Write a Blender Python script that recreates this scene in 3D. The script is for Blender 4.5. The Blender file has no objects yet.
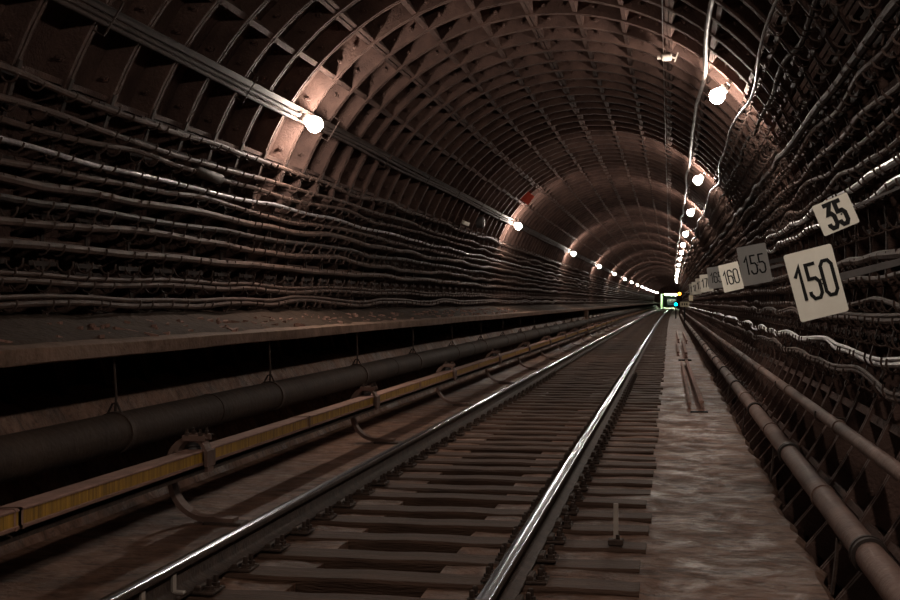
import bpy, math, random
from mathutils import Vector, Matrix, noise
random.seed(7)
C = bpy.context.scene.collection
PI = math.pi
R_ = math.radians

# ------------------------------------------------------------------ layout (metres; rail tops at z = 0)
CX = 0.9836
AX, AZ = -1.397, 1.68          # tunnel axis
RI = 2.95                      # inner edge of the lining ribs
DEP = 0.20                     # depth of the ribs
PITCH = 0.69                   # ring pitch
Y0RIB = 11.9
YEND = 262.0
EYE = 1.27

def bend(y):                   # the line swings gently to the right far away
    return 3.0e-5*(y-60)**2 if y > 60 else 0.0

# ------------------------------------------------------------------ materials
KEEP = dict(pipe_dark_dusty=.55, dusty_cable=.60, pipe_brown_paint=.82, ledge_concrete=1.0, cover_dust=.95, polished_steel=1, sign_white=1, sign_grey=1.7, plate_cream=1, dusty_concrete=1.0, station_wall=1, red_enamel=1, sleeper_timber=.62, metal_flexible_sheath=.9, grey_cable=.9, yellow_cover=1.3, conduit_pale=.8, lamp_metal=1, pale_metal=.9)
def mat(name, c1, c2=None, scale=6.0, rough=.85, bump=.0, metal=0.0, bscale=None, stretch=None, spec=None, c3=None):
    m = bpy.data.materials.new(name); m.use_nodes = True
    nt = m.node_tree; b = nt.nodes['Principled BSDF']
    b.inputs['Roughness'].default_value = rough; b.inputs['Metallic'].default_value = metal
    b.inputs['Specular IOR Level'].default_value = spec if spec is not None else (.5 if name in ('polished_steel', 'train_glass', 'grey_cable', 'metal_flexible_sheath') else .22)
    c2 = c2 or tuple(x*.6 for x in c1)
    k = KEEP.get(name, .68)
    c1 = tuple(x*k for x in c1); c2 = tuple(x*k for x in c2)
    if c3: c3 = tuple(x*k for x in c3)
    tc = nt.nodes.new('ShaderNodeTexCoord'); mp = nt.nodes.new('ShaderNodeMapping')
    nt.links.new(tc.outputs['Object'], mp.inputs['Vector'])
    if stretch: mp.inputs['Scale'].default_value = stretch
    n = nt.nodes.new('ShaderNodeTexNoise'); n.inputs['Scale'].default_value = scale
    n.inputs['Detail'].default_value = 6; n.inputs['Roughness'].default_value = .65
    nt.links.new(mp.outputs['Vector'], n.inputs['Vector'])
    r = nt.nodes.new('ShaderNodeValToRGB')
    r.color_ramp.elements[0].position = .33; r.color_ramp.elements[1].position = .68
    r.color_ramp.elements[0].color = (*c2, 1); r.color_ramp.elements[1].color = (*c1, 1)
    if c3:
        e = r.color_ramp.elements.new(.8); e.color = (*c3, 1)
    nt.links.new(n.outputs['Fac'], r.inputs['Fac']); nt.links.new(r.outputs['Color'], b.inputs['Base Color'])
    if bump:
        n2 = nt.nodes.new('ShaderNodeTexNoise'); n2.inputs['Scale'].default_value = bscale or scale*5
        n2.inputs['Detail'].default_value = 5
        nt.links.new(mp.outputs['Vector'], n2.inputs['Vector'])
        bp = nt.nodes.new('ShaderNodeBump'); bp.inputs['Strength'].default_value = bump; bp.inputs['Distance'].default_value = .03
        nt.links.new(n2.outputs['Fac'], bp.inputs['Height']); nt.links.new(bp.outputs['Normal'], b.inputs['Normal'])
    return m

def emit(name, col, s):
    m = bpy.data.materials.new(name); m.use_nodes = True
    nt = m.node_tree; b = nt.nodes['Principled BSDF']
    b.inputs['Base Color'].default_value = (*[min(1, c) for c in col], 1)
    b.inputs['Emission Color'].default_value = (*col, 1); b.inputs['Emission Strength'].default_value = s
    return m

LAMP = 450.0
M = dict(
    iron=mat('cast_iron_dusty', (.165, .096, .077), (.08, .046, .038), 2.6, .9, .45, bscale=45),
    floor=mat('dusty_concrete', (.21, .128, .094), (.10, .058, .042), 3.2, .58, 1.0, bscale=15, stretch=(.45, 1.2, 1), c3=(.33, .235, .19), spec=.35),
    ledge=mat('ledge_concrete', (.24, .150, .110), (.12, .073, .05), 4.0, .85, .6, bscale=18), dirt=mat('heaped_dirt', (.10, .06, .04), (.055, .033, .022), 5.0, .95, .8, bscale=14),
    wood=mat('sleeper_timber', (.165, .090, .060), (.075, .040, .027), 3.0, .72, .5, bscale=30, stretch=(.5, 3, 3)),
    rust=mat('rusty_steel', (.12, .078, .06), (.055, .036, .03), 9.0, .7, .25, metal=.15),
    steel=mat('polished_steel', (.84, .90, 1.0), (.72, .78, .88), 3.0, .19, .0, metal=1.0, stretch=(8, .3, 8)),
    cable=mat('dusty_cable', (.18, .108, .082), (.08, .047, .036), 5.0, .72, .2),
    cabledark=mat('dark_cable', (.075, .05, .042), (.035, .024, .02), 5.0, .7, .2),
    cablegrey=mat('grey_cable', (.42, .40, .40), (.25, .23, .23), 4.0, .4, .0),
    flex=mat('metal_flexible_sheath', (.42, .39, .40), (.2, .18, .18), 8.0, .48, .3, metal=.4, bscale=60),
    hook=mat('hook_steel', (.12, .076, .062), (.06, .038, .031), 12, .6, .0, metal=.1), barm=mat('bar_steel', (.075, .048, .04), (.04, .026, .022), 9, .8, .0),
    pipe=mat('pipe_brown_paint', (.235, .142, .112), (.14, .083, .066), 3.0, .65, .25, bscale=20),
    pipedark=mat('pipe_dark_dusty', (.10, .063, .044), (.06, .037, .027), 3.0, .75, .25, bscale=20),
    coupling=mat('coupling_iron', (.065, .045, .038), (.04, .028, .024), 9, .6),
    dust=mat('cover_dust', (.36, .205, .16), (.22, .125, .098), 6, .85, .2),
    yellow=mat('yellow_cover', (.40, .215, .03), (.14, .075, .018), 3.0, .6, .15, stretch=(1, 12, .5)),
    white=mat('sign_white', (.88, .84, .74), (.80, .75, .65), 7, .55, .0),
    grey=mat('sign_grey', (.44, .435, .42), (.37, .365, .355), 7, .6, .0),
    cream=mat('plate_cream', (.66, .58, .40), (.5, .43, .3), 7, .6),
    black=mat('sign_black', (.012, .011, .011), (.008, .008, .008), 7, .6),
    box=mat('black_housing', (.035, .03, .028), (.02, .018, .017), 7, .6),
    bar=mat('grey_bar', (.17, .15, .145), (.1, .09, .085), 7, .6),
    pale=mat('pale_metal', (.55, .48, .42), (.38, .32, .28), 7, .5, .0),
    tray=mat('tray_metal', (.10, .066, .056), (.05, .033, .028), 5, .8, .0), conduit=mat('conduit_pale', (.23, .19, .175), (.06, .046, .042), 3, .55, stretch=(1, 1.4, 1)),
    red=mat('red_enamel', (.55, .06, .03), (.35, .04, .02), 7, .5),
    lampmetal=mat('lamp_metal', (.50, .46, .42), (.35, .31, .28), 7, .5, metal=.3),
    bulb=emit('lamp_glass', (1.0, .87, .75), LAMP),
    orange=emit('orange_lens', (1.0, .30, .02), 14),
    cyan=emit('blue_green_lens', (.0, .75, .95), 9),
    station=mat('station_wall', (.55, .70, .48), (.45, .58, .40), 4, .6),
    tube=emit('fluorescent_tube', (.80, 1.0, .66), 420),
    train=mat('train_paint', (.10, .17, .24), (.08, .13, .19), 4, .4),
    glass=mat('train_glass', (.02, .03, .04), (.015, .02, .03), 4, .1),
)

def floor_mat():
    m = bpy.data.materials.new('dusty_concrete'); m.use_nodes = True
    nt = m.node_tree; b = nt.nodes['Principled BSDF']; N = nt.nodes.new; L = nt.links.new
    b.inputs['Specular IOR Level'].default_value = .22
    tc = N('ShaderNodeTexCoord')
    def noi(scale, det, dist=0.0, st=(1, 1, 1)):
        mp = N('ShaderNodeMapping'); mp.inputs['Scale'].default_value = st; L(tc.outputs['Object'], mp.inputs['Vector'])
        n = N('ShaderNodeTexNoise'); n.inputs['Scale'].default_value = scale; n.inputs['Detail'].default_value = det
        n.inputs['Roughness'].default_value = .7; n.inputs['Distortion'].default_value = dist
        L(mp.outputs['Vector'], n.inputs['Vector']); return n.outputs['Fac']
    def ramp(f, stops):
        r = N('ShaderNodeValToRGB'); e = r.color_ramp.elements
        e[0].position, e[0].color = stops[0][0], (*stops[0][1], 1); e[1].position, e[1].color = stops[-1][0], (*stops[-1][1], 1)
        for p, c in stops[1:-1]:
            q = e.new(p); q.color = (*c, 1)
        L(f, r.inputs['Fac']); return r.outputs['Color']
    base = ramp(noi(1.3, 8, .6), [(.34, (.095, .048, .031)), (.5, (.18, .094, .062)), (.66, (.25, .140, .098))])
    grime = ramp(noi(9, 6, .8, (.5, 1.1, 1)), [(.36, (.35, .33, .32)), (.55, (1, 1, 1)), (.72, (1.0, 1.0, 1.0))])
    mx = N('ShaderNodeMix'); mx.data_type = 'RGBA'; mx.blend_type = 'MULTIPLY'; mx.inputs[0].default_value = .85
    L(base, mx.inputs[6]); L(grime, mx.inputs[7])
    lime = ramp(noi(3.5, 9, 1.2, (.5, 1.5, 1)), [(.60, (0, 0, 0)), (.70, (1, 1, 1))])
    m2 = N('ShaderNodeMix'); m2.data_type = 'RGBA'; L(lime, m2.inputs[0]); L(mx.outputs[2], m2.inputs[6]); m2.inputs[7].default_value = (.25, .158, .120, 1)
    L(m2.outputs[2], b.inputs['Base Color'])
    rr = ramp(noi(2.6, 6, .8), [(.38, (.42,)*3), (.62, (.8,)*3)]); L(rr, b.inputs['Roughness'])
    bp = N('ShaderNodeBump'); bp.inputs['Strength'].default_value = .9; bp.inputs['Distance'].default_value = .035
    L(noi(10, 9, .5, (.8, 1.15, 1)), bp.inputs['Height']); L(bp.outputs['Normal'], b.inputs['Normal'])
    return m
M['floor'] = floor_mat()

# ------------------------------------------------------------------ mesh building
class MB:
    def __init__(s): s.v = []; s.f = []; s.m = []
    def add(s, vs, fs, mi=0):
        o = len(s.v); s.v.extend(vs)
        s.f.extend([tuple(i+o for i in f) for f in fs]); s.m.extend([mi]*len(fs)); return s
    def box(s, x0, x1, y0, y1, z0, z1, mi=0, bev=0.0):
        if bev > 0:
            b = min(bev, (x1-x0)*.45, (y1-y0)*.45, (z1-z0)*.45)
            vs = []; 
            for z, i in ((z0, b), (z0+b, 0), (z1-b, 0), (z1, b)):
                vs += [(x0+i, y0+i+0, z), (x1-i, y0+i, z), (x1-i, y1-i, z), (x0+i, y1-i, z)]
            fs = [(3, 2, 1, 0), (12, 13, 14, 15)]
            for k in range(3):
                for j in range(4):
                    a = k*4+j; c = k*4+(j+1) % 4
                    fs.append((a, c, c+4, a+4))
            return s.add(vs, fs, mi)
        vs = [(x0, y0, z0), (x1, y0, z0), (x1, y1, z0), (x0, y1, z0), (x0, y0, z1), (x1, y0, z1), (x1, y1, z1), (x0, y1, z1)]
        return s.add(vs, [(3, 2, 1, 0), (4, 5, 6, 7), (0, 1, 5, 4), (1, 2, 6, 5), (2, 3, 7, 6), (3, 0, 4, 7)], mi)
    def tube(s, pts, r, n=8, mi=0, caps=True, rf=None):
        pts = [Vector(p) for p in pts]; N = len(pts); vs = []
        t0 = (pts[1]-pts[0]).normalized()
        up = Vector((0, 0, 1)) if abs(t0.z) < .9 else Vector((1, 0, 0))
        a = t0.cross(up).normalized()
        for i, p in enumerate(pts):
            t = (pts[min(i+1, N-1)]-pts[max(i-1, 0)]).normalized()
            a = (a-t*a.dot(t)).normalized(); b = t.cross(a)
            rr = rf[i] if rf else r
            for k in range(n):
                w = 2*PI*k/n
                vs.append(tuple(p+a*(math.cos(w)*rr)+b*(math.sin(w)*rr)))
        fs = []
        for i in range(N-1):
            for k in range(n):
                k2 = (k+1) % n
                fs.append((i*n+k, i*n+k2, (i+1)*n+k2, (i+1)*n+k))
        if caps:
            fs.append(tuple(reversed(range(n)))); fs.append(tuple(range((N-1)*n, N*n)))
        return s.add(vs, fs, mi)
    def sweep(s, prof, ys, mis=None, closed=True, caps=True):   # profile of (x, z) pushed along the line
        n = len(prof); vs = []
        for y in ys:
            o = bend(y)
            vs += [(x+o, y, z) for x, z in prof]
        m = n if closed else n-1
        for j in range(m):
            fs = []
            for i in range(len(ys)-1):
                j2 = (j+1) % n
                fs.append((i*n+j, i*n+j2, (i+1)*n+j2, (i+1)*n+j))
            o = len(s.v) if j == 0 else o0
            if j == 0:
                o0 = len(s.v); s.v.extend(vs)
            s.f.extend([tuple(q+o0 for q in f) for f in fs]); s.m.extend([(mis[j] if mis else 0)]*len(fs))
        if closed and caps:
            s.f.append(tuple(o0+k for k in reversed(range(n)))); s.m.append(0)
            L = (len(ys)-1)*n
            s.f.append(tuple(o0+L+k for k in range(n))); s.m.append(0)
        return s
    def lathe(s, prof, n=16, axis='z', mi=0, c=(0, 0, 0)):     # prof of (radius, height)
        vs = []
        for r, h in prof:
            for k in range(n):
                w = 2*PI*k/n; x, y = r*math.cos(w), r*math.sin(w)
                p = (x, y, h) if axis == 'z' else ((x, h, y) if axis == 'y' else (h, x, y))
                vs.append((p[0]+c[0], p[1]+c[1], p[2]+c[2]))
        fs = []
        for i in range(len(prof)-1):
            for k in range(n):
                k2 = (k+1) % n
                fs.append((i*n+k, i*n+k2, (i+1)*n+k2, (i+1)*n+k))
        fs.append(tuple(reversed(range(n)))); fs.append(tuple(range((len(prof)-1)*n, len(prof)*n)))
        return s.add(vs, fs, mi)
    def xform(s, mtx):
        s.v = [tuple(mtx @ Vector(v)) for v in s.v]; return s
    def mesh(s, name, mats, smooth=False):
        me = bpy.data.meshes.new(name); me.from_pydata(s.v, [], s.f)
        for q in (mats if isinstance(mats, (list, tuple)) else [mats]): me.materials.append(q)
        me.polygons.foreach_set('material_index', s.m)
        import bmesh
        bm = bmesh.new(); bm.from_mesh(me); bmesh.ops.recalc_face_normals(bm, faces=bm.faces); bm.to_mesh(me); bm.free()
        if smooth:
            me.polygons.foreach_set('use_smooth', [True]*len(me.polygons))
            me.set_sharp_from_angle(angle=R_(40))
        me.update(); return me
    def build(s, name, mats, parent=None, loc=(0, 0, 0), smooth=False):
        return link(name, s.mesh(name, mats, smooth), parent, loc)

def link(name, me, parent=None, loc=(0, 0, 0), rot=None):
    o = bpy.data.objects.new(name, me); C.objects.link(o)
    o.location = loc
    if rot: o.rotation_euler = rot
    if parent: o.parent = parent
    return o
def tag(o, label=None, cat=None, group=None, kind=None):
    if label: o['label'] = label
    if cat: o['category'] = cat
    if group: o['group'] = group
    if kind: o['kind'] = kind
    return o
def thing(name, label, cat, loc=(0, 0, 0), group=None):
    o = bpy.data.objects.new(name, None); C.objects.link(o); o.location = loc
    o.empty_display_size = .1
    return tag(o, label, cat, group)
def copy_tree(o, parent=None):
    c = o.copy(); C.objects.link(c); c.parent = parent
    for ch in o.children: copy_tree(ch, c)
    return c
ORD = ['nearest', 'second', 'third', 'fourth', 'fifth', 'sixth', 'seventh', 'eighth', 'ninth', 'tenth', 'eleventh', 'twelfth', 'thirteenth', 'fourteenth', 'fifteenth', 'sixteenth', 'seventeenth']

def polar(phi, r):              # angle from straight up, clockwise seen along the tunnel
    return AX+r*math.sin(phi), AZ+r*math.cos(phi)
def seen(dx, dy, r):            # where a line running along the tunnel at that slope from the eye meets radius r
    ux, uz = dx*CX, -dy
    L = math.hypot(ux, uz); ux /= L; uz /= L
    ox, oz = -AX, EYE-AZ
    b = ox*ux+oz*uz; c = ox*ox+oz*oz-r*r
    t = -b+math.sqrt(b*b-c)
    x, z = t*ux, EYE+t*uz
    return math.atan2(x-AX, z-AZ)
def yrange(a, b, step, far=None):
    out = []; y = a
    while y < b:
        out.append(y); y += step if (far is None or y < far) else 6.0
    out.append(b); return out

# ------------------------------------------------------------------ SETTING: cast iron lining
CELL = R_(10.7)
PH0 = R_(-36.5)
k0, k1 = -2, 8
A_L, A_R = PH0-CELL*2.5, PH0+CELL*8.0        # ceiling limits
def lining(name, a0, a1):
    mb = MB()
    nseg = max(3, round((a1-a0)/(CELL/3)))
    angs = [a0+(a1-a0)*i/nseg for i in range(nseg+1)]
    sc = [(math.sin(a), math.cos(a)) for a in angs]
    prof = []
    k = -14
    while True:
        y = Y0RIB+PITCH*k
        if y > 255: break
        if y < 95:
            prof += [(y-.042, RI+DEP), (y-.042, RI), (y-.009, RI), (y-.009, RI+.03), (y+.009, RI+.03), (y+.009, RI), (y+.042, RI), (y+.042, RI+DEP)]
        else:
            prof += [(y-.042, RI+DEP), (y-.042, RI), (y+.042, RI), (y+.042, RI+DEP)]
        k += 1
    prof.append((YEND, RI+DEP))
    n = len(angs); vs = []; fs = []
    for y, r in prof:
        o = bend(y)
        for s_, c_ in sc: vs.append((AX+r*s_+o, y, AZ+r*c_))
    for i in range(len(prof)-1):
        for j in range(n-1):
            fs.append((i*n+j, i*n+j+1, (i+1)*n+j+1, (i+1)*n+j))
    mb.add(vs, fs)
    # stiffeners between the ribs and bolts through them
    k = -14
    while True:
        y = Y0RIB+PITCH*k
        if y > 110: break
        kk = math.ceil((a0-PH0)/CELL)
        while PH0+kk*CELL < a1:
            a = PH0+kk*CELL+R_(.25)*math.sin(k*2.1+kk*3.3)
            hs = [(-.026, .026)] if kk % 3 else [(-.045, -.006), (.006, .045)]
            for t0, t1 in hs:
                q = []
                for yy in (y+.04, y+PITCH-.04):
                    o = bend(yy)
                    for r, t in ((RI+DEP, t0), (RI+.015, t0), (RI+.015, t1), (RI+DEP, t1)):
                        q.append((AX+r*math.sin(a)+t*math.cos(a)+o, yy, AZ+r*math.cos(a)-t*math.sin(a)))
                mb.add(q, [(0, 1, 5, 4), (1, 2, 6, 5), (2, 3, 7, 6)])
            if y < 46:
                for f in (.32, .72):
                    if f == .72 and (kk+k) % 2: continue
                    ab = a+CELL*f; rb = RI+.10
                    x, z = AX+rb*math.sin(ab), AZ+rb*math.cos(ab)
                    if ab < a1:
                        mb.lathe([(.03, y-.042), (.03, y-.062), (.018, y-.064), (.016, y-.095)], 6, 'y', c=(x, 0, z))
            kk += 1
        k += 1
    return tag(mb.build(name, M['iron']), kind='structure')
lining('ceiling', A_L, A_R)
lining('wall_left', R_(-138), A_L)
lining('wall_right', A_R, R_(138))

# floor: concrete bed, drain trough, dusty verge on the left, walkway on the right
def nz(x, y, s): return noise.noise(Vector((x*s, y*s, 3.1)))
TC = -1.585
fb = MB()
def strip(mb, xs, zf, y0=-6, y1=60, dy=.22, y2=YEND, mi=0):
    ys = []; y = y0
    while y < y1: ys.append(y); y += dy
    while y < y2: ys.append(y); y += 3.0
    ys.append(y2)
    n = len(xs); vs = []; fs = []
    for y in ys:
        o = bend(y)
        for i, x in enumerate(xs): 
            xx, zz = zf(i, x, y)
            vs.append((xx+o, y, zz))
    for i in range(len(ys)-1):
        for j in range(n-1): fs.append((i*n+j, i*n+j+1, (i+1)*n+j+1, (i+1)*n+j))
    mb.add(vs, fs, mi)
fx = [-4.25, -4.12, -3.9, -3.74, -3.55, -3.3, -3.1, -2.9, -2.7, -2.58, -2.53, -2.45, -2.3, -2.1, -1.94, -1.935, -1.6, -1.235, -1.23, -1.05, -.9, -.7, -.5, -.3, -.15, -.10, .0, .12, .25, .4, .52, .64, .72, .78, .83, .85]
def fz(i, x, y):
    n1 = nz(x, y, 2.2)*.012+nz(x, y, 7)*.006
    if x <= -4.1: z = .57 + (x+4.12)*-.7 
    elif x == -3.9: z = .22
    elif x == -3.74: z = -.15
    elif x <= -2.58: z = -.158+n1
    elif x <= -2.45: z = -.19 + n1*.5
    elif x <= -1.94: z = -.203+n1*1.3+nz(x*.6, y, 4)*.016
    elif x in (-1.935, -1.6, -1.235): z = -.56
    elif x <= -.15: z = -.203+n1*1.3+nz(x*.6, y, 4)*.016
    elif x <= .78: z = -.208+n1*1.6
    elif x == .83: z = -.25
    else: z = -.62
    xx = {-4.12: -4.04, -3.9: -3.84, -3.74: -3.67}.get(x, x)
    if -.2 < x < -.05: xx = x+nz(0, y, 1.6)*.09
    if x >= .72: xx = x+nz(1, y, 1.3)*.05+nz(4, y, 4.5)*.05
    return xx, z
strip(fb, fx, fz)
tag(fb.build('floor', M['floor'], smooth=True), kind='structure')

# ledge slab cantilevered from the left wall, with the dusty haunch behind it
lb = MB(); hb_ = MB()
def lz(pts):
    def f(i, x, y):
        px, pz = pts[i]
        return px+nz(i*3, y, .8)*.012, pz+(nz(px*4, y, 3)*.012 if i in (4, 5, 6) else nz(i, y, .5)*.006)
    return f
lp = [(-4.26, .925), (-3.50, .922), (-3.492, .93), (-3.49, 1.008), (-3.51, 1.018), (-3.62, 1.022), (-3.78, 1.025), (-4.2, 1.026)]
strip(lb, [p[0] for p in lp], lz(lp), dy=.3)
hp = [(-3.67, 1.012), (-3.71, 1.040), (-3.84, 1.066), (-3.98, 1.085), (-4.10, 1.12), (-4.25, 1.17), (-4.40, 1.20)]
def hz(i, x, y):
    px, pz = hp[i]
    return px+(nz(2, y, 1.1)*.07+nz(5, y, 4)*.03 if i < 3 else 0), pz+(nz(px*4, y, 2.5)*.03 if i > 0 else 0)
strip(hb_, [p[0] for p in hp], hz, dy=.18)
tag(hb_.build('trim_2', M['dirt'], smooth=True), kind='structure')
db = MB(); rd = random.Random(3)
for k in range(260):
    y = rd.uniform(6, 30); x = rd.uniform(-4.12, -3.66); a = rd.uniform(0, 6.28); l = rd.uniform(.015, .055); w_ = l*rd.uniform(.3, .7); t = rd.uniform(.003, .010)
    z = 1.035+max(0, (-3.74-x))*.22+.005
    q = [(l, -w_), (l*.5, w_), (-l*.8, w_*.7), (-l, -w_*.5)]
    v = [(x+c*math.cos(a)-d*math.sin(a), y+c*math.sin(a)+d*math.cos(a), z+h-c*.2) for h in (-.02, t) for c, d in q]
    db.add(v, [(3, 2, 1, 0), (4, 5, 6, 7), (0, 1, 5, 4), (1, 2, 6, 5), (2, 3, 7, 6), (3, 0, 4, 7)])
tag(db.build('debris', M['dust']), 'scattered pale flakes of debris lying on the dirt along the left ledge', 'debris', kind='stuff')
tag(lb.build('trim_1', M['ledge'], smooth=True), kind='structure')
# pillar under the ledge far down the tunnel
pb = MB().box(-3.62, -3.48, -.18, .18, 0, 1.10, bev=.012)
tag(pb.build('ledge_pillar', M['ledge'], loc=(bend(52), 52, -.18)), 'short concrete pillar holding up the far part of the left ledge', 'pillar')

# ------------------------------------------------------------------ TRACK
RX = (-.79, -2.38)
hr = []
for sg in (-1, 1):
    c_ = [(sg*.0365, -.034), (sg*.0365, -.016)]+[(sg*(.0365-.012+.012*math.cos(R_(w_))), -.016+.012*math.sin(R_(w_))) for w_ in (22, 45, 65, 80)]+[(sg*.018, -.0028), (sg*.010, -.0009)]
    hr.append(c_)
railprof = [(-.066, -.16), (-.066, -.148), (-.02, -.132), (-.009, -.118), (-.008, -.05), (-.02, -.040)]+hr[0]+[(0, 0)]+hr[1][::-1]+[(.02, -.040), (.008, -.05), (.009, -.118), (.02, -.132), (.066, -.148), (.066, -.16)]
rmi = [0]*len(railprof)
for j in range(10, 18): rmi[j] = 1
ysl = yrange(-5, YEND+10, 3.0)
rails = []
for x, lab in ((RX[0], 'right running rail with polished head beside the concrete walkway'), (RX[1], 'left running rail with polished head beside the yellow contact rail')):
    mb = MB()
    rm = list(rmi)
    mb.sweep([(px+x, pz) for px, pz in railprof], ysl, rm)
    o = mb.build('running_rail', [M['rust'], M['steel']], smooth=True); tag(o, lab, 'rail', 'running rails'); rails.append(o)
for ro, x, y, s in ((rails[1], RX[1], 5.12, 1), (rails[1], RX[1], 5.47, 1), (rails[0], RX[0], 5.22, 1)):
    mb = MB().box(.012, .024, -.02, .02, -.13, -.045, bev=.003).box(.012, .075, -.02, .02, -.142, -.126, bev=.004)
    o = mb.build('bond_clip', M['pale'], ro, (x, y, .0)); o['label'] = 'pale metal clip on the rail web'

# sleepers with tie plates and bolts
def sleeper_mesh(v):
    mb = MB(); r = random.Random(v)
    n = 14; vs = []
    L = 1.44
    for i in range(n+1):
        x = -L+2*L*i/n
        w = .122+r.uniform(-.006, .006); h = r.uniform(-.006, .003)
        vs += [(x, -w, -.22), (x, -w, h-.016), (x, -w+.016, h), (x, w-.016, h), (x, w, h-.016), (x, w, -.22)]
    fs = []
    for i in range(n):
        for j in range(5): fs.append((i*6+j, i*6+j+1, i*6+j+7, i*6+j+6))
    fs += [(5, 4, 3, 2, 1, 0), tuple(n*6+j for j in range(6))]
    return mb.add(vs, fs).mesh('sleeper', M['wood'])
SL = [sleeper_mesh(i) for i in range(5)]
plate = MB().box(-.17, .17, -.085, .085, -.002, .016, bev=.005)
for sx in (-1, 1):
    plate.box(min(sx*.066, sx*.10), max(sx*.066, sx*.10), -.07, .07, .012, .040, bev=.006)
plate_me = plate.mesh('tie_plate', M['rust'])
bolt_me = MB().lathe([(.024, 0), (.024, .022), (.014, .023), (.014, .055), (.010, .06)], 6).lathe([(.034, -.004), (.034, .004)], 10).mesh('bolt', M['rust'])
SP = .515
SLAB = 'dark timber sleeper across the concrete bed under both running rails'
ns = 0; y = 2.6; far = MB(); ys_sl = []
while y < 254:
    dy_ = random.uniform(-.025, .025); yaw = random.uniform(-.006, .006); dz = random.uniform(-.008, .004)
    ys_sl.append(y+dy_)
    if ns < 300:
        o = link('sleeper', SL[ns % 5], None, (TC+bend(y)+random.uniform(-.03, .03), y+dy_, -.176+dz), (0, 0, yaw))
        tag(o, SLAB, 'sleeper', 'track sleepers')
        if y < 24:
            for x in RX:
                p = link('tie_plate', plate_me, o, (x-o.location.x, 0, -.176-o.location.z+.002))
                for bx in (-.135, .135):
                    for by in (-.045, .045):
                        link('bolt', bolt_me, p, (bx, by, .016))
    else:
        far.box(TC-1.44+bend(y), TC+1.44+bend(y), y-.12, y+.12, -.35, -.178)
    ns += 1; y += SP
tag(far.build('sleepers', M['wood']), 'distant run of timber sleepers at the far end of the track', 'sleepers', kind='stuff')

# ------------------------------------------------------------------ CONTACT RAIL
XC = -3.03
cr = thing('contact_rail', 'yellow covered contact rail running along the left of the track', 'contact rail', (XC, 4, .15))
rp = [(-.04, .16), (.04, .16), (.042, .185), (.014, .195), (.012, .235), (.036, .25), (.036, .26), (-.036, .26), (-.036, .25), (-.012, .235), (-.014, .195), (-.042, .185)]
MB().sweep([(XC+x, z) for x, z in rp], yrange(-4, 240, 3)).build('conductor_rail', M['rust'], cr, (-XC, -4, -.15))
cp = [(-.066, .225), (-.060, .225), (-.058, .296), (.070, .300), (.072, .232), (.090, .226), (.092, .241), (.084, .244), (.084, .307), (.092, .310), (.090, .318), (.080, .322), (-.058, .312), (-.066, .304)]
cmi = [0, 0, 0, 0, 0, 0, 0, 1, 0, 0, 0, 0, 0, 0]
BR0, BRS = 7.33, 4.5
y = BR0-BRS*2
while y < 215:
    st = BRS/2
    mb = MB().sweep([(XC+x, z) for x, z in cp], [y+.012, y+st*.5, y+st-.012], cmi)
    for yy in (y+.012, y+st-.052):
        mb.sweep([(XC+x*1.02, z*1.0+.004*(1 if z > .29 else -1)) for x, z in cp], [yy, yy+.018], [0]*14) if y < 40 else None
    o = mb.build('cover', [M['dust'], M['yellow']], cr, (-XC, -4, -.15))
    y += st

def ribbon_tube(mb, pts, w, t, mi=0):      # flat bar bent in the cross-section plane, w along the tunnel
    vs = []; N = len(pts)
    for i, (x, z) in enumerate(pts):
        a = pts[max(i-1, 0)]; b = pts[min(i+1, N-1)]
        d = Vector((b[0]-a[0], b[1]-a[1])).normalized(); nx, nz_ = -d.y*t/2, d.x*t/2
        vs += [(x+nx, -w/2, z+nz_), (x+nx, w/2, z+nz_), (x-nx, w/2, z-nz_), (x-nx, -w/2, z-nz_)]
    fs = []
    for i in range(N-1):
        for j in range(4):
            j2 = (j+1) % 4; fs.append((i*4+j, i*4+j2, (i+1)*4+j2, (i+1)*4+j))
    fs += [(3, 2, 1, 0), tuple((N-1)*4+j for j in range(4))]
    return mb.add(vs, fs, mi)
def arc(cx, cz, r, a0, a1, n): return [(cx+r*math.cos(R_(a0+(a1-a0)*i/n)), cz+r*math.sin(R_(a0+(a1-a0)*i/n))) for i in range(n+1)]

brk = thing('contact_rail_bracket', '', 'bracket', (-2.80, BR0, -.15), 'contact rail brackets')
bx0 = XC+2.80   # contact rail centre relative to the foot
am = MB()
path = [(.06, .02), (-.05, .022)]+arc(-.12, .28, .255, 280, 180, 10)+[(-.38, .34)]+arc(-.225, .385, .155, 180, 62, 9)
ribbon_tube(am, path, .095, .032)
am.build('arm', M['pipe'], brk)
MB().box(-.14, .12, -.07, .07, -.03, .012, bev=.006).build('foot_plate', M['rust'], brk)
cl = MB()
ribbon_tube(cl, [(-.335, .36), (-.33, .44)]+arc(-.23, .44, .10, 165, 15, 8)+[(-.125, .42), (-.122, .36), (-.122, .33)], .10, .022)
cl.build('clamp', M['pipe'], brk)
ins = MB().lathe([(.03, 0), (.045, .01), (.035, .022), (.048, .034), (.034, .046), (.03, .06)], 12, 'z', c=(-.22, 0, .462)).build('insulator', M['bar'], brk, smooth=True)
yk = MB().box(-.28, -.13, -.065, -.045, .525, .565, bev=.004).box(-.28, -.13, .045, .065, .525, .565, bev=.004).box(-.128, -.106, -.07, .07, .36, .47, bev=.006).build('yoke', M['pipe'], brk)
for by in (-.05, .05):
    for hx in (-.25, -.16):
        MB().lathe([(.016, 0), (.016, .02), (.009, .021), (.009, .04)], 6, 'z', c=(hx, by*1.1, .563)).build('bolt', M['rust'], brk)
BL = ['curved gooseneck bracket with clamp on the contact rail, nearest to the viewer', 'second nearest curved bracket holding the yellow contact rail', 'third nearest curved bracket holding the yellow contact rail', 'fourth nearest curved bracket holding the yellow contact rail']
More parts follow.
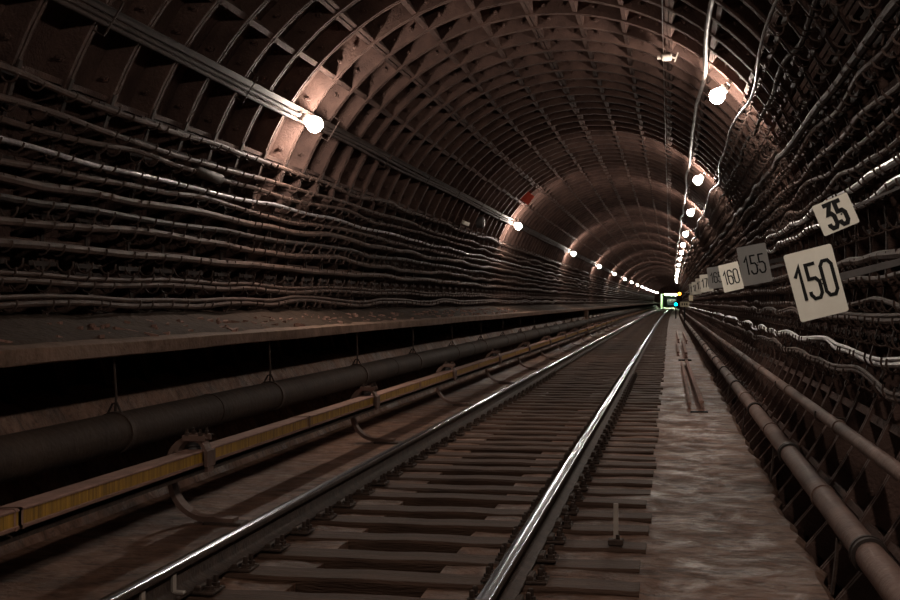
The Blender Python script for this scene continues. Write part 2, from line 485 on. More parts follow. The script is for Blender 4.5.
for i in range(26):
    o = brk if i == 0 else copy_tree(brk)
    yy = BR0+BRS*i
    o.location = (-2.80+bend(yy), yy, -.15)
    o['label'] = BL[i] if i < 4 else 'small distant curved bracket under the contact rail beyond the fourth one'

# ------------------------------------------------------------------ PIPES
def pipe(name, label, x, z, r, y0, y1, m, cat='pipe', n=20):
    root = thing(name, label, cat, (x, y0, z))
    ys = yrange(y0, y1, 2.0, 60)
    MB().tube([(bend(y), y-y0, 0) for y in ys], r, n).build('pipe_body', m, root, smooth=True)
    return root
def ring_me(r, kind):
    if kind == 'double':
        return MB().lathe([(r, -.06), (r+.016, -.055), (r+.018, -.03), (r+.004, -.024), (r+.004, .0), (r+.018, .006), (r+.018, .032), (r, .036)], 24, 'y').mesh('coupling', M['coupling'], True)
    return MB().lathe([(r, -.02), (r+.008, -.018), (r+.008, .018), (r, .02)], 20, 'y').mesh('seam_ring', M['pipe'], True)
# big dark pipe under the ledge
PL = (-3.59, .41, .13)
root = pipe('pipe', 'large dark dusty pipe hanging under the left ledge', PL[0], PL[1], PL[2], -2, 235, M['pipedark'])
sm = MB().lathe([(PL[2], -.03), (PL[2]+.010, -.028), (PL[2]+.010, .028), (PL[2], .03)], 24, 'y').mesh('pipe_strap', M['rust'], True)
y = 7.37-3.1*2
while y < 64:
    s_ = link('pipe_strap', sm, root, (bend(y), y+2, 0))
    hb = MB().tube([(0, 0, PL[2]), (.004, .005, PL[2]+.10), (-.0, -.03, .53)], .009, 6).tube([(-.06, .01, PL[2]-.01), (-.02, 0, PL[2]+.06), (.01, 0, PL[2]+.07), (.05, -.01, PL[2]-.005)], .008, 6)
    hb.build('hanger_rod', M['rust'], root, (bend(y), y+2, 0))
    y += 3.1
y = 9.0
while y < 40:
    link('seam_ring', MB().lathe([(PL[2], -.012), (PL[2]+.005, -.01), (PL[2]+.005, .01), (PL[2], .012)], 24, 'y').mesh('seam_ring', M['pipedark'], True), root, (bend(y), y+2, 0)); y += 6.2
# right pipes
P1 = (.925, .075, .070)
root = pipe('pipe', 'thick brown pipe with dark couplings low beside the right walkway', P1[0], P1[1], P1[2], 1.5, 118, M['pipe'])
cm_ = ring_me(P1[2], 'double'); sm_ = ring_me(P1[2], 'single')
y = 5.95; i = 0
while y < 100:
    link('coupling', cm_, root, (bend(y), y-1.5, 0))
    if y < 40: link('seam_ring', sm_, root, (bend(y), y+1.7-1.5, 0))
    # cradle standing on the lining
    cb = MB(); ribbon_tube(cb, [(.12, -.16), (.075, -.08)]+arc(0, 0, P1[2]+.012, -30, -170, 8)+[(-.09, -.14), (-.11, -.30)], .05, .014)
    cb.build('cradle', M['rust'], root, (bend(y), y+.45-1.5, 0))
    y += 3.85
P2 = (1.10, .44, .042)
root = pipe('pipe', 'thinner brown pipe higher on the right wall beneath the cables', P2[0], P2[1], P2[2], 1.5, 118, M['pipe'], n=16)
cm2 = ring_me(P2[2], 'single'); y = 8.3
while y < 90:
    link('coupling', MB().lathe([(P2[2], -.05), (P2[2]+.008, -.048), (P2[2]+.008, .048), (P2[2], .05)], 20, 'y').mesh('coupling', M['pipe'], True), root, (bend(y), y-1.5, 0))
    cb = MB(); ribbon_tube(cb, arc(0, 0, P2[2]+.010, 150, 340, 9)+[(.10, -.02), (.17, -.03)], .04, .010)
    cb.build('cradle', M['rust'], root, (bend(y), y+.9-1.5, 0))
    y += 3.4

# ------------------------------------------------------------------ CABLES AND THEIR BRACKETS
def smooth_path(ctrl, sub):
    out = []
    for i in range(len(ctrl)-1):
        p0, p1, p2, p3 = ctrl[max(i-1, 0)], ctrl[i], ctrl[i+1], ctrl[min(i+2, len(ctrl)-1)]
        for s in range(sub):
            t = s/sub; t2 = t*t; t3 = t2*t
            out.append(tuple(.5*((2*p1[k])+(-p0[k]+p2[k])*t+(2*p0[k]-5*p1[k]+4*p2[k]-p3[k])*t2+(-p0[k]+3*p1[k]-3*p2[k]+p3[k])*t3) for k in range(3)))
    out.append(ctrl[-1]); return out
def cable_path(phi, r, amp, seed, y0=2.0, y1=250, freq=.5):
    rnd = random.Random(seed); ctrl = []
    y = y0
    while y < 92:
        t = noise.noise(Vector((seed*7.3, y*freq, 0)))*amp*1.6+rnd.uniform(-.5, .5)*amp*.7
        rr = r+noise.noise(Vector((seed*3.1+50, y*freq*1.3, 0)))*amp*.5
        x, z = polar(phi+t/RI, rr); ctrl.append((x+bend(y), y, z)); y += PITCH
    pts = smooth_path(ctrl, 3)
    while y < y1:
        x, z = polar(phi+rnd.uniform(-.4, .4)*amp/RI, r); pts.append((x+bend(y), y, z)); y += 3
    return pts
def make_cable(label, phi, rad, m, amp, seed, group, r=None, name='cable', n=8, cat='cable', freq=.5, twin=False):
    pts = cable_path(phi, r or RI-.075-rad, amp, seed, freq=freq)
    mb = MB().tube(pts, rad, n)
    if twin:
        p2 = cable_path(phi+R_(.65), (r or RI-.075-rad)-.004, amp, seed+100, freq=freq*1.2)
        # second strand of the same bundle, follows the first
        q = [tuple(Vector(a)*.8+Vector(b)*.2) for a, b in zip(pts, p2)]
        q = [(a[0], a[1], a[2]+rad*1.7) for a in q]
        mb.tube(q, rad*.75, n)
    o = mb.build(name, m, smooth=True)
    return tag(o, label, cat, group), pts

W = ['topmost', 'second', 'third', 'fourth', 'fifth', 'sixth', 'seventh', 'eighth', 'ninth', 'tenth', 'eleventh', 'twelfth', 'thirteenth', 'fourteenth', 'fifteenth', 'sixteenth']
leftc = [(-232, .024, 'cable', .035), (-202, .024, 'cable', .03), (-184, .022, 'cable', .035), (-162, .020, 'flex', .03), (-145, .024, 'cable', .035), (-126, .033, 'cable', .04), (-105, .028, 'cabledark', .03), (-84, .031, 'cable', .03), (-59, .033, 'cable', .022), (-20, .024, 'cable', .03), (2, .024, 'cable', .04)]
LP = []
for i, (dy, rad, mk, amp) in enumerate(leftc):
    phi = seen(-670, dy, RI-.10)
    LP.append(phi)
    d = {'cable': 'dusty brown', 'flex': 'shiny ribbed metal-sheathed', 'cabledark': 'dark'}[mk]
    lab = f'{d} cable on the left wall hooks, {W[i]} of the stack of eleven' if i < 10 else 'lowest dusty twin cable on the left wall hooks just above the ledge'
    if i == 9: lab = 'dusty twin cable on the left wall, second above the ledge'
    o, pts = make_cable(lab, phi, rad, M[mk], amp, i+1, 'left wall cables', twin=(i >= 9))
    if i == 2:
        j = [k for k, p in enumerate(pts) if 10.0 < p[1] < 10.9]
        a, b = Vector(pts[j[0]]), Vector(pts[j[-1]])
        q = [a+(b-a)*t for t in (0, .04, .1, .9, .96, 1)]
        MB().tube(q, .05, 14, rf=[.026, .03, .052, .052, .03, .026]).build('cable_joint', M['pipedark'], o, smooth=True)['label'] = 'thick cable joint sleeve'
rightc = [((230, -470), .022, 'cabledark', .04, 'dark'), ((230, -299), .034, 'cabledark', .03, 'thick dark'), ((230, -264), .022, 'cable', .05, 'dusty brown'), ((230, -222), .020, 'cable', .05, 'dusty brown'), ((230, -192), .020, 'cable', .05, 'dusty brown'), ((230, -163), .020, 'cable', .05, 'dusty brown'), ((230, -145), .027, 'cablegrey', .04, 'grey'), ((230, -120), .025, 'cablegrey', .045, 'bright grey'), ((230, -49), .036, 'cable', .03, 'thick dusty'), ((230, -26), .026, 'cable', .04, 'dusty brown'), ((230, 2), .020, 'cable', .035, 'thin dusty'), ((230, 21), .022, 'cable', .04, 'twin dusty'), ((230, 64), .020, 'cablegrey', .05, 'pale twin'), ((230, 92), .020, 'cable', .05, 'twin dusty')]
RP = []
NR = len(rightc)
for i, ((dx, dy), rad, mk, amp, d) in enumerate(rightc):
    phi = seen(dx, dy, RI-.10); RP.append(phi)
    if i < NR-1: lab = f'{d} wavy cable on the right wall hooks, {W[i]} counting down from the vault'
    else: lab = 'twin dusty wavy cable, lowest on the right wall, above the thinner pipe'
    make_cable(lab, phi, rad, M[mk], amp, 40+i, 'right wall cables', twin=(i in (11, 12, 13)), freq=.6)

def hook_pts(m): return [(m*x, 0, z) for x, z in ((0, .015), (.012, -.018), (.035, -.045), (.068, -.056), (.1, -.045), (.125, -.015), (.13, .02))]
def bar_mesh(p0, p1):
    mb = MB(); N = 26; vs = []
    for i in range(N+1):
        a = p0+(p1-p0)*i/N
        for r, w in ((RI+.001, -.02), (RI+.001, .02), (RI-.014, .02), (RI-.014, -.02)):
            x, z = polar(a, r); vs.append((x, w, z))
    fs = []
    for i in range(N):
        for j in range(4):
            j2 = (j+1) % 4; fs.append((i*4+j, i*4+j2, (i+1)*4+j2, (i+1)*4+j))
    fs += [(3, 2, 1, 0), tuple(N*4+j for j in range(4))]
    mb.add(vs, fs)
    return mb
def brackets(side, phis, extra, span, label_near, label_far, group):
    m = 1 if side == 'L' else -1
    rot = (lambda p: p+PI/2) if side == 'L' else (lambda p: p-PI/2)
    hk = MB().tube([(-.006*m, 0, .03), (-.006*m, 0, .02)]+hook_pts(m), .0075, 6)
    hook_me = hk.mesh('hook', M['hook'], True)
    foot = polar(span[1], RI)
    bm_ = bar_mesh(*span)
    for p in list(phis)+list(extra):
        x, z = polar(p, RI-.012)
        b_ = MB().box(-.008, .002, -.19, .21, -.012, .022).xform(Matrix.Translation((x, 0, z)) @ Matrix.Rotation(rot(p), 4, 'Y') @ Matrix.Scale(m, 4, (1, 0, 0)))
        bm_.add(b_.v, b_.f)
    bm_ = bm_.xform(Matrix.Translation((-foot[0], 0, -foot[1])))
    bar_me = bm_.mesh('bar', M['barm'])
    farb = MB(); farb.add(list(bm_.v), list(bm_.f))
    allp = list(phis)+list(extra)
    for p in allp:
        x, z = polar(p, RI-.012)
        for q in (-.13, .15):
            h = MB().tube(hook_pts(m), .008, 4, caps=False).xform(Matrix.Translation((x-foot[0], q, z-foot[1])) @ Matrix.Rotation(rot(p), 4, 'Y'))
            farb.add(h.v, h.f, 1)
    far_me = farb.mesh('cable_bracket', [M['barm'], M['hook']])
    y = Y0RIB-PITCH*10; k = 0; proto = None
    while y < 78:
        loc = (foot[0]+bend(y), y+random.uniform(-.03, .03), foot[1])
        if y < 19:
            if proto is None:
                proto = thing('cable_bracket', label_near, 'cable bracket', loc, group)
                link('bar', bar_me, proto)
                for p in allp:
                    x, z = polar(p, RI-.012)
                    for q in (-.13, .15): link('hook', hook_me, proto, (x-foot[0], q, z-foot[1]), (0, rot(p), 0))
                o = proto
            else:
                o = copy_tree(proto); o.location = loc
            for ch in o.children:
                if ch.name.startswith('hook'):
                    ch.location.y += random.uniform(-.06, .06)
        else:
            o = link('cable_bracket', far_me, None, loc); tag(o, label_far, 'cable bracket', group)
        k += 1; y += PITCH
brackets('L', LP, [seen(-670, -40, RI), seen(-670, -30, RI), seen(-670, -93, RI)], (seen(-670, -250, RI), seen(-670, 6, RI)), 'near steel cable bracket with rows of hooks on the left wall', 'distant steel cable bracket with small hooks on the left wall', 'left wall cable brackets')
ex = [seen(230, q, RI) for q in (-560, -400, -335, -80, 40)]
brackets('R', RP, ex, (seen(230, -640, RI), seen(230, 108, RI)), 'near steel cable bracket with rows of hooks on the right wall', 'distant steel cable bracket with small hooks on the right wall', 'right wall cable brackets')

# ------------------------------------------------------------------ OVERHEAD RUNS
phL = seen(-352, -176, RI-.20)
# flat tray, wrapped cable and conduit on the left shoulder
tm = MB()
def tray_prof():
    out = []
    for r, t in ((RI-.02, .03), (RI-.02, .075), (RI-.04, .075), (RI-.04, .082), (RI-.012, .082), (RI-.012, .022)):
        a = phL+t/RI; x, z = polar(a, r); out.append((x, z))
    return out
tm.sweep(tray_prof(), yrange(1, 250, 2.0, 60))
tag(tm.build('cable_tray', M['tray']), 'flat metal cable tray along the left shoulder of the vault', 'cable tray')
def straight(phi, r, y0=1, y1=250, amp=.0, seed=0, st=.6):
    out = []; y = y0
    while y < y1:
        t = noise.noise(Vector((seed+.5, y*.35, 0)))*amp
        x, z = polar(phi+t/RI, r+t*.3); out.append((x+bend(y), y, z)); y += st if y < 80 else 4
    return out
wr = straight(phL-.005/RI, RI-.04, st=.045, y1=60, amp=.015)
tag(MB().tube(wr,   .02, 8, rf=[.018+(.006 if i % 2 else 0) for i in range(len(wr))]).build('wrapped_cable', M['tray'], smooth=True), 'ribbed wrapped cable lying below the flat tray on the left shoulder', 'cable')
tag(MB().tube(straight(phL-.05/RI, RI-.04, amp=.02, seed=4), .020, 10).build('conduit', M['tray'], smooth=True), 'dark smooth conduit below the wrapped cable on the left shoulder', 'conduit')
for i in range(22):
    y = 5.0+i*PITCH*4
    mb = MB()
    x0, z0 = polar(phL-.12/RI, RI+.005); x1, z1 = polar(phL-.12/RI, RI-.095); x2, z2 = polar(phL+.16/RI, RI-.095); x3, z3 = polar(phL+.16/RI, RI+.005)
    mb.tube([(x0, 0, z0), (x1, 0, z1), (x2, 0, z2), (x3, 0, z3)], .007, 5)
    ox, oz = polar(phL, RI)
    mb.xform(Matrix.Translation((-ox, 0, -oz)))
    tag(mb.build('tray_clip', M['tray'], loc=(ox+bend(y), y, oz)), 'thin wire clip strapping the tray and conduit to the left shoulder ribs', 'clip', 'tray clips')
# right hand: fat conduit past the lamps, loose cable, crown wire
phC = seen(42, -302, RI-.10)
tag(MB().tube(straight(phC, RI-.09, amp=.05, seed=9), .024, 10).build('conduit', M['conduit'], smooth=True), 'pale conduit along the vault just left of the right lamps', 'conduit')
phD = seen(113, -302, RI-.16)
pts = smooth_path(straight(phD, RI-.17, amp=.11, seed=21, st=1.2, y1=120), 3)
tag(MB().tube(pts, .014, 8).build('cable', M['cablegrey'], smooth=True), 'single loose grey cable swinging along the vault right of the lamps', 'cable')
phW = seen(-9, -302, RI-.12)
w = thing('crown_wire', 'thin wire stretched along the crown of the vault', 'wire', (0, 1, 4.2))
MB().tube(straight(phW, RI-.10, y1=70, amp=.01, seed=3, st=2), .0055, 5).build('wire', M['hook'], w, (0, -1, -4.2))
# clamp on the crown wire
x, z = polar(seen(-3, -235, RI-.12), RI-.12); yc = 14.4
cw = thing('wire_clamp', 'small pale clamp hanging on the crown wire of the vault', 'clamp', (x, yc, z))
MB().lathe([(.03, -.06), (.045, -.05), (.045, .05), (.03, .06)], 10, 'x').build('clamp_body', M['pale'], cw, smooth=True)
MB().tube([(.05, 0, 0), (.11, 0, -.02)], .012, 8).tube([(.09, 0, -.06), (.13, 0, .05)], .009, 6).build('spigot', M['pale'], cw)
MB().lathe([(.025, -.11), (.025, -.06)], 10, 'x').build('cap', M['pale'], cw)
MB().tube([(0, 0, .04), (0, 0, .26)], .008, 6).build('hanger', M['hook'], cw)

# ------------------------------------------------------------------ LAMPS
def lamp(label, phi, r, y, group, m):
    x, z = polar(phi, r)
    root = thing('tunnel_lamp', label, 'lamp', (x+bend(y), y, z), group)
    root.rotation_euler = (0, phi, 0)             # local +z points out to the lining
    link('bulb', bulb_me, root)
    link('socket', sock_me, root)
    link('bracket', brk_me[m], root)
    return root
bulb_me = MB().lathe([(.018, .085), (.04, .075), (.066, .05), (.085, .012), (.088, -.02), (.078, -.055), (.05, -.083), (.02, -.093)], 18).mesh('bulb', M['bulb'], True)
sock_me = MB().lathe([(.028, .08), (.055, .09), (.055, .12), (.04, .125), (.04, .16), (.025, .17)], 16).mesh('socket', M['lampmetal'], True)
def lbm(off): return MB().box(-.02, .02, -.10, .10, .155, .175, bev=.004).box(-.02, .02, -.10, -.08, .16, off+.01, bev=.004).box(-.02, .02, .08, .10, .16, off+.01, bev=.004).mesh('bracket', M['lampmetal'])
RLL, RLR = RI-.22, RI-.20
brk_me = dict(L=lbm(.20), R=lbm(.18))
phiL = seen(-352, -176, RLL); phiR = seen(48, -207, RLR)
LY = [12.2, 29.5, 46.8, 64, 81.5, 99, 116, 134, 152, 172, 192, 212, 232, 250]
for i, y in enumerate(LY):
    lamp(f'glowing round lamp on the left shoulder of the vault, {ORD[i]} of the left row', phiL, RLL, y, 'left row of lamps', 'L')
RY = [14.05, 23.7, 32.3, 42.5, 50.7, 58.3, 67.0, 78.0, 90.1, 99.5, 112, 126, 142]  # last three are unseen additions that keep the far end lit
for i, y in enumerate(RY):
    lamp(f'glowing round lamp on the right side of the vault, {ORD[i]} of the right row', phiR, RLR, y, 'right row of lamps', 'R')
lamp('lamp overhead on the right side before the first lamp in view', phiR, RLR, 4.7, 'right row of lamps', 'R')
lamp('lamp on the right side behind the viewer', phiR, RLR, -4.2, 'right row of lamps', 'R')
lamp('lamp on the left shoulder behind the viewer', phiL, RLL, -5.0, 'left row of lamps', 'L')

# ------------------------------------------------------------------ SIGNS
def oct_(x0, x1, z0, z1, c=.13): return [(x0+c, z0), (x1-c, z0), (x1, z0+c), (x1, z1-c), (x1-c, z1), (x0+c, z1), (x0, z1-c), (x0, z0+c)]
D = {
 '0': [(True, oct_(0, .5, 0, 1))],
 '1': [(False, [(.02, .70), (.27, .97), (.27, 0)])],
 '3': [(False, [(0, 1), (.48, 1), (.17, .60), (.36, .60), (.5, .47), (.5, .13), (.37, 0), (.13, 0), (0, .13), (0, .22)])],
 '5': [(False, [(.48, 1), (.06, 1), (.06, .58), (.36, .58), (.5, .45), (.5, .13), (.37, 0), (.13, 0), (0, .13), (0, .22)])],
 '6': [(False, [(.5, .80), (.5, .87), (.37, 1), (.13, 1), (0, .87), (0, .13), (.13, 0), (.37, 0), (.5, .13), (.5, .45), (.37, .58), (0, .58)])],
 '7': [(False, [(0, 1), (.5, 1), (.18, 0)])],
 '8': [(True, oct_(0, .5, 0, .53)), (True, oct_(.03, .47, .53, 1))],
 '9': [(False, [(0, .2), (0, .13), (.13, 0), (.37, 0), (.5, .13), (.5, .87), (.37, 1), (.13, 1), (0, .87), (0, .55), (.13, .42), (.5, .42)])],
}
def stroke(mb, pts, closed, t, dep, mi=0):
    n = len(pts); L = []
    P = [Vector(p) for p in pts]
    for i in range(n):
        a = P[i-1] if (closed or i > 0) else None; b = P[(i+1) % n] if (closed or i < n-1) else None
        d1 = (P[i]-a).normalized() if a is not None else None; d2 = (b-P[i]).normalized() if b is not None else None
        d1 = d1 or d2; d2 = d2 or d1
        n1 = Vector((-d1.y, d1.x)); n2 = Vector((-d2.y, d2.x)); mm = (n1+n2)
        mm = mm.normalized() if mm.length > 1e-4 else n1
        k = t/2/max(.35, mm.dot(n1)); L.append((P[i]+mm*k, P[i]-mm*k))
    vs = []
    for a, b in L: vs += [(a.x, 0, a.y), (b.x, 0, b.y), (a.x, -dep, a.y), (b.x, -dep, b.y)]
    fs = []
    for i in range(n if closed else n-1):
        p = i*4; q = ((i+1) % n)*4
        fs += [(p+2, p+3, q+3, q+2), (p, q, q+1, p+1), (p, p+2, q+2, q), (p+1, q+1, q+3, p+3)]
    mb.add(vs, fs, mi)
def number(text, h, wfac, t, gap=.2):
    mb = MB(); x = 0; 
    widths = {'1': .34}
    for ch in text:
        for closed, pts in D[ch]:
            stroke(mb, [((px+x)*wfac*h, pz*h) for px, pz in pts], closed, t, .0025)
        x += widths.get(ch, .5)+gap
    tot = (x-gap)*wfac*h
    return mb.xform(Matrix.Translation((-tot/2, 0, -h/2)))
def sign(name, text, label, dx, dy, zc, w, h, roll, mk, th, tk, wf, cat='sign', group=None, arm=True, up=0.0, gap=.2):
    Xp = dx*zc/1200; X = Xp*CX; Z = EYE-dy*zc/1200; Y = (zc+X*.1803)/.9836
    root = thing(name, label, cat, (X+bend(Y), Y, Z), group)
    root.rotation_euler = (0, -R_(roll), 0)
    c = min(w, h)*.045; vs = []
    o = [(-w/2+c, -h/2), (w/2-c, -h/2), (w/2-c*.3, -h/2+c*.3), (w/2, -h/2+c), (w/2, h/2-c), (w/2-c*.3, h/2-c*.3), (w/2-c, h/2), (-w/2+c, h/2), (-w/2+c*.3, h/2-c*.3), (-w/2, h/2-c), (-w/2, -h/2+c), (-w/2+c*.3, -h/2+c*.3)]
    n = len(o); mb = MB()
    mb.add([(x, 0, z) for x, z in o]+[(x, .008, z) for x, z in o], [tuple(reversed(range(n))), tuple(range(n, 2*n))]+[(i, (i+1) % n, n+(i+1) % n, n+i) for i in range(n)])
    mb.build('plate', M[mk], root)
    if text:
        nm = number(text, th*h, wf, tk*h*1.15, gap); nm.xform(Matrix.Translation((0, -.001, up*h))); nm.build('digits', M['black'], root)
    if arm:
        ah = .02 if arm is True else arm
        xw = AX+math.sqrt(max(.1, (RI+.02)**2-(Z-AZ)**2))
        Lx = (xw-X)/max(.6, math.cos(R_(roll)))
        MB().box(-.05, max(.1, Lx), .010, .018, -ah, ah, bev=.002).build('bracket_bar', M['bar'], root)
        for bz in (-.012, .012): MB().lathe([(.006, -.003), (.005, .0005)], 8, 'y', c=(.03, -.0005, bz)).build('rivet', M['bar'], root)
    return root
G = 'distance plates'
sign('distance_sign', '150', 'near cream plate tilted on an arm reading 150', 146, -19, 6.74, .268, .390, 14.5, 'white', .50, .043, .62, group=G, up=.035)
sign('distance_sign', '155', 'grey plate tilted on an arm reading 155', 84.5, -37.5, 11.6, .276, .380, 10.7, 'grey', .47, .034, .62, group=G)
sign('distance_sign', '160', 'white plate tilted on an arm reading 160, half behind 155', 61, -25, 16.1, .266, .372, 13.6, 'white', .50, .038, .60, group=G)
sign('distance_sign', '165', 'grey plate behind the 160 plate, only 16 showing', 46, -24.5, 21.6, .285, .385, 7, 'grey', .47, .036, .60, group=G)
sign('distance_sign', '170', 'small white plate next beyond the grey 165 plate', 36.5, -19.0, 26.5, .27, .38, 6, 'white', .5, .05, .6, group=G)
sign('distance_sign', '175', 'small white plate second beyond the grey 165 plate', 31, -16.5, 31.5, .27, .38, 5, 'white', .5, .05, .6, group=G)
sign('distance_sign', '180', 'small white plate third beyond the grey 165 plate', 26.5, -14.0, 36.5, .27, .38, 5, 'white', .5, .05, .6, group=G)
sign('distance_sign', '185', 'tiny white plate last of the row beside the right lamps', 23.5, -12.8, 41.0, .27, .38, 4, 'white', .5, .05, .6, group=G)
sign('speed_sign', '35', 'small pale plate reading 35 above the 150 plate', 165.7, -87.7, 7.0, .213, .190, 22.8, 'white', .74, .115, .60, arm=.008, gap=.26)
# plates on posts far down the right side
s = sign('marker_sign', None, 'small cream board on a dark post far down the right walkway', 14.5, 2.2, 72, .54, .30, 0, 'cream', .5, .05, .6, arm=False)
MB().box(-.05, .05, .012, .09, -1.36, .10, bev=.01).build('post', M['box'], s)
for q in (-.14, 0, .13): MB().box(q-.035, q+.035, -.004, 0, -.07, .06).build('mark', M['black'], s)
s = sign('marker_sign', None, 'small beige plate on the right wall above the cream board', 21.0, -4.0, 60, .20, .28, 0, 'cream', .5, .05, .6, arm=True)

# ------------------------------------------------------------------ SIGNALS
def signal(label, X, Y, Z, lens, mast):
    root = thing('signal', label, 'signal', (X+bend(Y), Y, Z))
    MB().box(-.17, .17, 0, .25, -.30, .30, bev=.03).build('housing', M['box'], root)
    MB().lathe([(.02, -.06), (.09, -.05), (.125, -.02), (.13, .0)], 18, 'y').build('lens', M[lens], root, smooth=True)
    hb = MB(); ribbon_tube(hb, arc(0, 0, .15, 10, 170, 10), .16, .01); hb.build('hood', M['box'], root, (0, -.08, 0))
    if mast: MB().box(-.05, .05, .08, .18, -Z-.2, -.28, bev=.01).build('mast', M['box'], root)
    else: MB().box(.15, 1.05, .08, .16, -.04, .04, bev=.01).build('wall_arm', M['box'], root)
signal('signal lamp glowing orange on the far right wall', .76, 108, 2.0, 'orange', False)
signal('signal lamp glowing blue green beside the far track', .44, 108, 1.06, 'cyan', True)

# ------------------------------------------------------------------ LOOSE ITEMS ON THE WALKWAY
def loose_rail(label, x, y, L, sc=1.0, tilt=0, yaw=0, lift=0):
    me = MB()
    n = len(railprof); vs = [(px*sc, yy, (pz+.16)*sc) for yy in (0, L) for px, pz in railprof]
    fs = [(j, (j+1) % n, n+(j+1) % n, n+j) for j in range(n)]+[tuple(reversed(range(n))), tuple(range(n, 2*n))]
    o = me.add(vs, fs).build('loose_rail', M['dust'], loc=(x+bend(y), y, -.215+lift)); o.rotation_euler = (0, tilt, yaw)
    return tag(o, label, 'rail', 'loose rails on the walkway')
o = loose_rail('spare rail lying on the walkway, nearest end to the viewer', .42, 16.6, 11.8, .95, 0, .004)
o = loose_rail('thinner rail lying close along the left of the nearest spare rail', .265, 16.9, 12.0, .62, 0, .000)
loose_rail('spare rail lying second along the walkway on a dark block', .40, 31.2, 9, .95, 0, .0, .05)
loose_rail('spare rail left of the one on the dark block', .22, 33.4, 8.5, .8, 0, .0)
loose_rail('spare rail beyond the dark block nearest the thick pipe', .58, 43, 12, .9, 0, .0)
loose_rail('spare rail farthest along the walkway', .30, 44, 12, .95, 0, .0)
tag(MB().box(-.17, .15, -.1, .12, 0, .05, bev=.01).build('timber_block', M['box'], loc=(.38, 30.9, -.225)), 'dark timber block under the end of the second spare rail', 'block')
tag(MB().box(-.10, .13, -.05, .05, 0, .028, bev=.006).build('timber_block', M['box'], loc=(.37, 16.45, -.222)), 'dark flat block lying before the nearest spare rail end', 'block')
for i, yy in enumerate((19.5, 24.0)):
    pass
# little marker pin standing on a sleeper end
mp = thing('marker_pin', 'short pale metal pin standing on a sleeper end right of the track', 'pin', (-.318, 7.28, -.176))
ysn = min(ys_sl, key=lambda q: abs(q-7.28)); mp.location.y = ysn-.02
MB().box(-.014, .014, -.007, .007, .03, .245, bev=.003).build('blade', M['pale'], mp)
MB().box(-.045, .045, -.045, .03, -.002, .035, bev=.006).build('base', M['rust'], mp)
MB().lathe([(.012, .035), (.012, .06)], 6, c=(.012, -.015, 0)).build('bolt', M['rust'], mp)

# fittings on the left side further along
x, z = polar(seen(-207, -80, RI-.10), RI-.16)
o = MB().box(-.01, .03, -.30, .30, -.035, .035, bev=.006).build('marker_plate', M['white'], loc=(x, 23.2, z)); o.rotation_euler = (0, R_(28), 0)
tag(o, 'small white strip plate on the left wall above the cables', 'plate')
x, z = polar(seen(-188, -79, RI-.10), RI-.05)
o = thing('junction_box', 'small dark round box on the left wall right of the white strip', 'junction box', (x, 25.4, z))
MB().lathe([(.11, -.09), (.12, -.07), (.12, .05), (.10, .07)], 14, 'x').build('body', M['bar'], o, smooth=True)
MB().lathe([(.09, .07), (.085, .085)], 14, 'x').build('lid', M['hook'], o)
x, z = polar(seen(-137, -100, RI-.05), RI-.03)
o = MB().box(-.13, .13, -.012, .0, -.12, .12, bev=.01).build('warning_plate', M['red'], loc=(x, 29.0, z)); o.rotation_euler = (0, R_(-50), 0)
tag(o, 'red enamel plate on the vault above the second left lamp', 'plate')

# ------------------------------------------------------------------ END OF THE TUNNEL: lit station with a train
ob = bend(YEND)
wb = MB()
x0, x1, z0, z1 = -1.95, 1.45, -.6, 3.02
Wd = 5.5
for a, b, c, d in ((AX+ob-Wd, x0, -1, 5.6), (x1, AX+ob+Wd, -1, 5.6), (x0, x1, z1, 5.6)):
    wb.box(a, b, YEND, YEND+.4, c, d)
tag(wb.build('wall_back', M['iron']), kind='structure')
sb = MB()
L0, L1 = YEND+.4, YEND+115
xr = x1+.9
sb.box(x0-.2, x0, L0, L1, -.6, 3.6).box(xr, xr+.2, L0, L1, -.6, 3.6).box(x0-.2, xr+.2, L0, L1, 3.06, 3.6).box(x0-.2, xr+.2, L1, L1+.2, -.6, 3.6)
tag(sb.build('room_station', M['station']), kind='structure')
tag(MB().box(x0-.2, xr+.2, L0, L1, -.7, -.2).build('floor_station', M['floor']), kind='structure')
tl = ['greenish tube light under the station ceiling, first past the portal', 'greenish tube light under the station ceiling, second past the portal', 'greenish tube light under the station ceiling, third past the portal', 'greenish tube light under the station ceiling, last before the train']
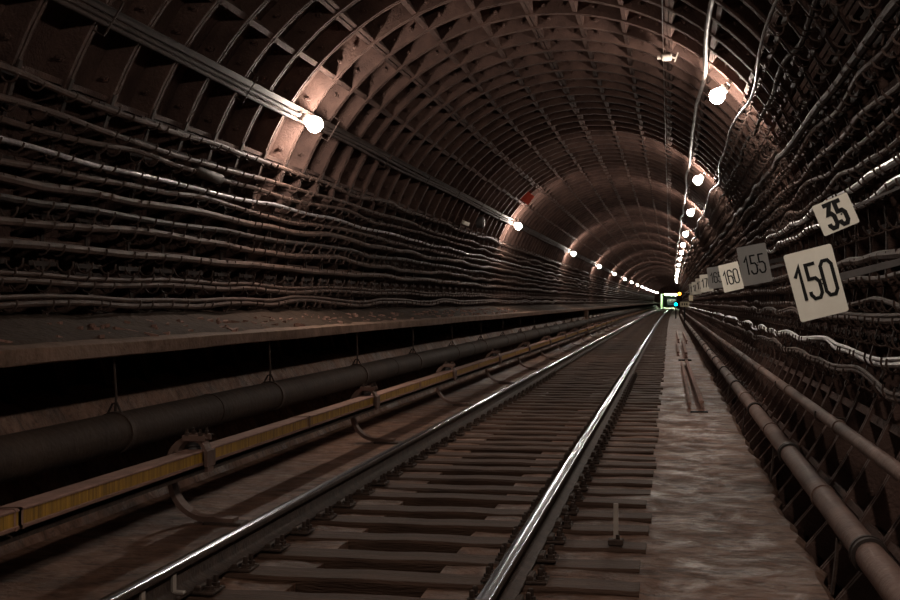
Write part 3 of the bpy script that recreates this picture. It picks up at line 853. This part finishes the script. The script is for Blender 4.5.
for i in range(4):
    t = thing('tube_light', tl[i], 'lamp', ((x0+xr)/2, L0+4+i*15, 3.03), 'station tube lights')
    MB().box(-1.4, 1.4, -.35, .35, -.01, .03, bev=.01).build('tray', M['station'], t)
    for q in (-.22, 0, .22): MB().tube([(-1.3, q, -.04), (1.3, q, -.04)], .028, 8).build('tube', M['tube'], t)
tr = thing('train', 'grey blue train standing in the lit station at the tunnel end', 'train', (.42, L0+66, -.2))
MB().box(-1.25, 1.25, 0, 19, .55, 2.55, bev=.12).build('body', M['train'], tr)
for q in (-.80, 0, .80): MB().box(q-.31, q+.31, -.02, .02, 1.45, 2.2, bev=.015).build('window', M['glass'], tr)
for q in (-.9, .9): MB().lathe([(.11, -.03), (.11, .02)], 12, 'y', c=(q, 0, .95)).build('headlamp', M['pale'], tr)
MB().box(-1.05, 1.05, .3, 18.5, .25, .6, bev=.05).build('underframe', M['box'], tr)
for q in (2.2, 4.2, 14.5, 16.5):
    for sx in (-.795, .795):
        MB().lathe([(.3, -.06), (.3, .06)], 20, 'x', c=(sx, q, .30)).build('wheel', M['rust'], tr)

# ------------------------------------------------------------------ camera, world, view
cam = bpy.data.cameras.new('camera'); co = bpy.data.objects.new('camera', cam); C.objects.link(co)
cam.lens = 48.0; cam.sensor_width = 36.0; cam.clip_start = .05; cam.clip_end = 1000
co.location = (0, 0, EYE); co.rotation_euler = (R_(90.095), 0, math.atan(220/1200))
sc = bpy.context.scene; sc.camera = co
w = bpy.data.worlds.new('world'); sc.world = w; w.use_nodes = True
w.node_tree.nodes['Background'].inputs['Color'].default_value = (0, 0, 0, 1)
sc.view_settings.view_transform = 'Standard'; sc.view_settings.look = 'None'; sc.view_settings.gamma = 1
sc.view_settings.use_curve_mapping = False
sc.view_settings.exposure = 0.12
sc.cycles.use_denoising = True
sc.cycles.max_bounces = 6; sc.cycles.diffuse_bounces = 3; sc.cycles.glossy_bounces = 3
sc.cycles.sample_clamp_indirect = 4.0
sc.cycles.use_light_tree = True
